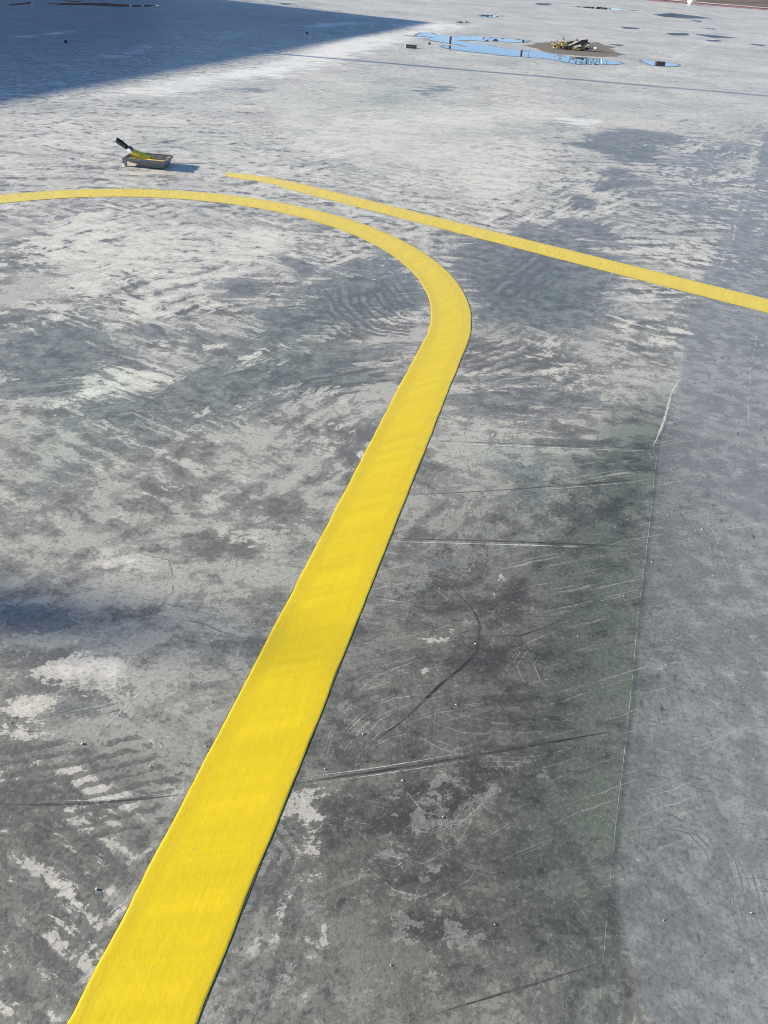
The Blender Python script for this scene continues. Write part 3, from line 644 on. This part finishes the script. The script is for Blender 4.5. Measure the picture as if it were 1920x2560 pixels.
# ------------------------------------------------------------------ block left of the puddle
b_l, b_r = gp(1014, 120), gp(1042, 122); d_ = b_r - b_l
m = MB(); bw = d_.length; m.box((bw / 2, .035, .025), (bw, .07, .048), None, .004)
blk = m.build('concrete_block', simple('grey block', (.14, .13, .115), .85, .35, 30)); blk.location = b_l; blk.rotation_euler = (0, 0, math.atan2(d_.y, d_.x) + .05)
bv = blk.modifiers.new('bevel', 'BEVEL'); bv.width = .005; bv.segments = 2
tag(blk, 'small grey block lying on the floor left of the long puddle', 'block')

# ------------------------------------------------------------------ rubbish heap
hc = gp(1430, 124); heap = tag(empty('rubbish_heap', hc), 'heap of dry leaves and broken boards on a damp brown patch', 'rubbish heap')
LEAFM = [simple('dry yellow leaf', (.42, .32, .10), .8, .35, 50), simple('brown leaf', (.16, .10, .05), .85, .35, 50), simple('olive leaf', (.22, .20, .07), .85, .3, 50)]
for mi, cnt in ((0, 110), (1, 110), (2, 60)):
    m = MB()
    for _ in range(cnt):
        if random.random() < .62: x, y, zz = random.gauss(-.24, .085), random.gauss(0, .07), abs(random.gauss(0, .055))
        else: x, y, zz = random.gauss(.1, .2), random.gauss(0, .09), abs(random.gauss(0, .025))
        l, w = random.uniform(.03, .075), random.uniform(.018, .04); M = Matrix.Rotation(random.uniform(0, 6.3), 3, 'Z') @ Matrix.Rotation(random.uniform(-1.2, 1.2), 3, 'Y') @ Matrix.Rotation(random.uniform(-.9, .9), 3, 'X')
        c = Vector((x, y, .012 + zz)); q = [M @ Vector(v) for v in ((-l / 2, 0, .006), (0, w / 2, -.004), (l / 2, 0, .010), (0, -w / 2, -.004))]
        low = min(v.z for v in q) + c.z
        if low < .004: c.z += .004 - low
        m.add([c + v for v in q], [(0, 1, 2), (0, 2, 3)])
    tag(m.build('leaves', LEAFM[mi], heap), kind='stuff')
DARK = simple('tarred board', (.02, .019, .018), .7, .3, 40); PALE = simple('grey weathered wood', (.24, .23, .23), .75, .25, 50); TAN = simple('tan stick', (.34, .25, .15), .8, .3, 50)
def piece(name, a, b, w, th, mat, tw=0):
    a, b = Vector(a), Vector(b); d = b - a; u = d.normalized(); v = u.cross(Vector((0, 0, 1))).normalized(); M = Matrix.Rotation(tw, 3, u) @ Matrix((u, v, u.cross(v))).transposed()
    m = MB(); m.box((a + b) / 2, (d.length, w, th), M, .004); return m.build(name, mat, heap)
piece('board', (-.08, .10, .06), (.34, .12, .13), .16, .012, DARK, 1.1)
piece('board', (.02, .06, .10), (.08, .06, .20), .07, .012, DARK, .5)
piece('board', (.06, .03, .04), (.36, -.03, .04), .09, .010, DARK, .3)
piece('board', (.20, -.02, .05), (.36, .05, .15), .05, .014, PALE, .9)
piece('board', (-.12, -.02, .05), (.17, .05, .20), .055, .020, PALE, .4)
piece('board', (-.02, -.05, .045), (.16, -.08, .09), .05, .012, PALE, .7)
piece('stick', (-.02, -.12, .02), (.16, -.12, .025), .018, .014, TAN); piece('stick', (.22, -.09, .03), (.34, -.02, .12), .02, .014, TAN, .3); piece('stick', (-.32, .02, .05), (-.22, .05, .20), .01, .01, TAN)
piece('stick', (-.20, -.05, .05), (-.23, -.02, .22), .012, .010, TAN, .5); piece('stick', (-.44, -.03, .02), (-.33, -.02, .05), .03, .02, DARK)

heap.scale = (.84, .84, .84)
piece('board', (-.02, .02, .02), (.22, -.07, .03), .10, .012, DARK, -.2); piece('board', (-.16, .08, .03), (.02, .12, .12), .10, .012, DARK, .8)
# ------------------------------------------------------------------ scattered small things
def stone(p, r, mat, label, cat, sq=(1, 1, .7), name='stone', group=None):
    vs, fs = [], []; nu, nv = 10, 6
    for j in range(nv + 1):
        for i in range(nu):
            a, b = 2 * math.pi * i / nu, math.pi * j / nv; v = Vector((math.cos(a) * math.sin(b), math.sin(a) * math.sin(b), math.cos(b)))
            v = v * (1 + .25 * mnoise.noise(v * 2 + p * 5)); vs.append((v.x * r * sq[0], v.y * r * sq[1], v.z * r * sq[2]))
    for j in range(nv):
        for i in range(nu): fs.append((j * nu + i, (j + 1) * nu + i, (j + 1) * nu + (i + 1) % nu, j * nu + (i + 1) % nu))
    o = mesh_obj(name, vs, fs, mat, None, True); o.location = (p.x, p.y, -min(v[2] for v in vs) - .002); return tag(o, label, cat, group)
stone(gp(1727, 12), .16, simple('pale stone', (.75, .72, .60), .7, .15, 10), 'pale round stone beside the red edge strip', 'stone', (1, 1, .95))
ST = simple('dark stone', (.05, .045, .04), .9, .3, 60)
for px, py, r, lab in ((1073, 111, .025, 'dark crumb between the block and the long puddle'), (768, 84, .02, 'dark crumb in the middle of the large shadow'), (165, 106, .022, 'dark flat crumb in the left part of the shadow'), (1489, 124, .03, 'pale crumb just right of the rubbish heap')):
    stone(gp(px, py), r, ST if 'dark' in lab else simple('pale crumb', (.7, .68, .62)), lab, 'stone')
m = MB(); w0 = gp(1483, 162); m.tube([w0 + Vector((0, 0, .005)), gp(1495, 157) + Vector((0, 0, .03)), gp(1502, 157) + Vector((0, 0, .05)), gp(1505, 160) + Vector((0, 0, .005))], [.008, .008, .007, .005], 6)
o = m.build('twig', simple('bleached twig', (.6, .56, .48), .8)); tag(o, 'bleached bent twig lying in the long puddle', 'twig')
m = MB()                           # crumbs of grit
for _ in range(650):
    x, y = random.uniform(-2.2, 2.4), random.uniform(.5, 5) ** 1.0; r_ = random.uniform(.0003, .0010) * (1.8 if random.random() < .05 else 1)
    M = Matrix.Rotation(random.uniform(0, 6), 3, 'Z') @ Matrix.Rotation(random.uniform(0, 3), 3, 'X'); m.box((x, y, r_ * .8 + .0005), (r_ * 2.6, r_ * 1.7, r_ * 1.4), M, r_ * .4)
tag(m.build('grit', simple('pale grit', (.62, .61, .58), .8, .3, 200)), 'pale grit crumbs strewn over the floor', kind='stuff')

# ------------------------------------------------------------------ beyond the picture: what casts the shadows and shows in the puddles
WALL = simple('rendered wall', (.45, .42, .38), .85, .1, 2); ROOF = simple('roof sheet', (.16, .15, .15), .6, .2, 3); BROWN = simple('brown cladding', (.16, .09, .06), .8, .2, 3)
GLASS = simple('window glass', (.03, .035, .04), .08, .1, 2); WHITE = simple('white paint', (.78, .78, .76), .6, .08, 6); STEEL = simple('galvanised steel', (.30, .30, .31), .45, .15, 8)
BH = 3.5; run = BH / math.tan(SUN_EL)
c0 = gp(1085, 57); c1 = gp(0, 262); wdir = (c1 - c0).normalized(); corner = c0 + Vector((sx, sy, 0)) * run
BLn = 15.0; byaw = math.atan2(wdir.y, wdir.x)
bld = tag(empty('low_building', corner, byaw), 'low flat roofed building left of the view that casts the large shadow', 'building')
# local x runs along the wall; local -y is away from the slab (the sun's side)
def lbox(name, x0, x1, y0, y1, z0, z1, mat, par):
    m = MB(); m.box(((x0 + x1) / 2, (y0 + y1) / 2, (z0 + z1) / 2), (x1 - x0, y1 - y0, z1 - z0)); return m.build(name, mat, par)
lbox('wall', 0.06, BLn, -6, -.06, -.05, BH - .18, WALL, bld); lbox('roof', 0, BLn + .06, -6.06, 0, BH - .178, BH, ROOF, bld)
for k in range(4):
    wdw = lbox('window', 1.5 + 3.4 * k, 3.1 + 3.4 * k, -.058, -.03, 1.0, 2.3, WHITE, bld); lbox('pane', 1.58 + 3.4 * k, 3.02 + 3.4 * k, -.028, -.02, 1.08, 2.22, GLASS, wdw)
mp = gp(702, 135) + Vector((sx, sy, 0)) * run
mast = empty('roof_mast', (mp.x, mp.y, BH - .02)); tag(mast, 'thin steel mast on the roof of the low building', 'mast')
m = MB(); m.tube([(0, 0, 0), (0, 0, 3.6)], [.055, .045], 12); m.build('pole', STEEL, mast); m = MB(); m.tube([(0, 0, 3.6), (0, 0, 3.66)], [.06, .02], 12); m.build('cap', STEEL, mast)
tip = gp(860, 1625); ph_ = 7.4; pp = tip + Vector((sx, sy, 0)) * (ph_ / math.tan(SUN_EL))
ut_ = tag(empty('unseen_shade_pole', (pp.x, pp.y, -.05)), 'unseen tapered pole far left, added to cast the soft shade on the floor', 'pole')
m = MB(); m.tube([(0, 0, 0), (0, 0, ph_ - .42), (0, 0, ph_ - .16), (0, 0, ph_)], [.20, .155, .085, .02], 16); m.build('pole', simple('weathered timber', (.20, .16, .12), .9, .25, 5), ut_)  # added out of view; cone top shaped so the soft shadow tapers
# far side
def far(px, py, y):
    g = gp(px, py); return Vector((g.x / g.y * y, y, -.05))
for px, py, lab in ((1126, 100, 'dark post mirrored in the left end of the long puddle'), (1303, 136, 'dark post mirrored in the middle of the long puddle')):
    p = far(px, py, 58); m = MB(); m.tube([(0, 0, 0), (0, 0, 6.4)], [.09, .06], 10); o = m.build('post', DARK, empty('fence_post', p)); tag(o.parent, lab, 'post')
p = far(1650, 160, 58); o = empty('chimney_stack', p); tag(o, 'dark square stack mirrored in the small puddle', 'stack'); lbox('shaft', -.28, .28, -.2, .2, 0, 6.2, DARK, o); lbox('cap', -.33, .33, -.25, .25, 6.2, 6.35, DARK, o)
def bare_shrub(p, h, n, spread, label):
    o = tag(empty('bare_shrub', p), label, 'shrub'); m = MB(); m2 = MB()
    for _ in range(n):
        a = random.uniform(0, 6.3); tip_ = Vector((math.cos(a) * random.uniform(.1, spread), math.sin(a) * random.uniform(.1, spread) * .5, h * random.uniform(.7, 1.05))); b_ = Vector((tip_.x * .4, tip_.y * .4, 0)); mdl = (b_ + tip_) * .5 + Vector((random.uniform(-.2, .2), 0, .3))
        m.tube([b_, mdl, tip_], [.04, .028, .01], 4)
        for _ in range(4):
            s = mdl.lerp(tip_, random.random()); m2.tube([s, s + Vector((random.uniform(-.5, .5), random.uniform(-.3, .3), random.uniform(.1, .6)))], [.018, .006], 4)
    tag(m.build('stems', DARK, o), kind='stuff'); tag(m2.build('twigs', DARK, o), kind='stuff')
bare_shrub(far(1328, 140, 56), 4.1, 7, .5, 'thin bare shrub mirrored in the long puddle'); bare_shrub(far(1470, 153, 56), 5.2, 26, 1.3, 'dense bare shrub mirrored at the right end of the long puddle')
LEAF = simple('dark hedge leaf', (.035, .05, .02), .7, .4, 8)
hedge = tag(empty('hedge', (22, 70, -.05), R(3)), 'dark hedge on the bank beyond the slab', 'hedge')
n = 9000; P0 = np.c_[rng.uniform(-32, 32, n), rng.uniform(-.8, .8, n), rng.uniform(0, 1, n) ** .8]
m = MB()
for x, y, k in P0:
    z = k * (4.3 + .5 * mnoise.noise(Vector((x * .5, 0, 0)))); s_ = random.uniform(.15, .3); M = Matrix.Rotation(random.uniform(0, 6), 3, 'Z') @ Matrix.Rotation(random.uniform(-1.2, 1.2), 3, 'X')
    m.add([M @ Vector(v) * s_ + Vector((x, y, z)) for v in ((-1, 0, 0), (0, -.5, 0), (1, 0, 0), (0, .5, 0))], [(0, 1, 2, 3)])
tag(m.build('leaves', LEAF, hedge), kind='stuff')
bb = far(240, 10, 62); shed = tag(empty('brown_shed', bb, R(16)), 'brown shed with white downpipes mirrored in far left puddles', 'shed')
lbox('wall', -9, 3.9, 0, 6, 0, 6.6, BROWN, shed); lbox('roof', -9.3, 4.3, -.4, 6.4, 6.6, 6.85, ROOF, shed)
for x in (2.2, 3.0): lbox('downpipe', x, x + .14, -.14, -.02, 0, 6.58, WHITE, shed)
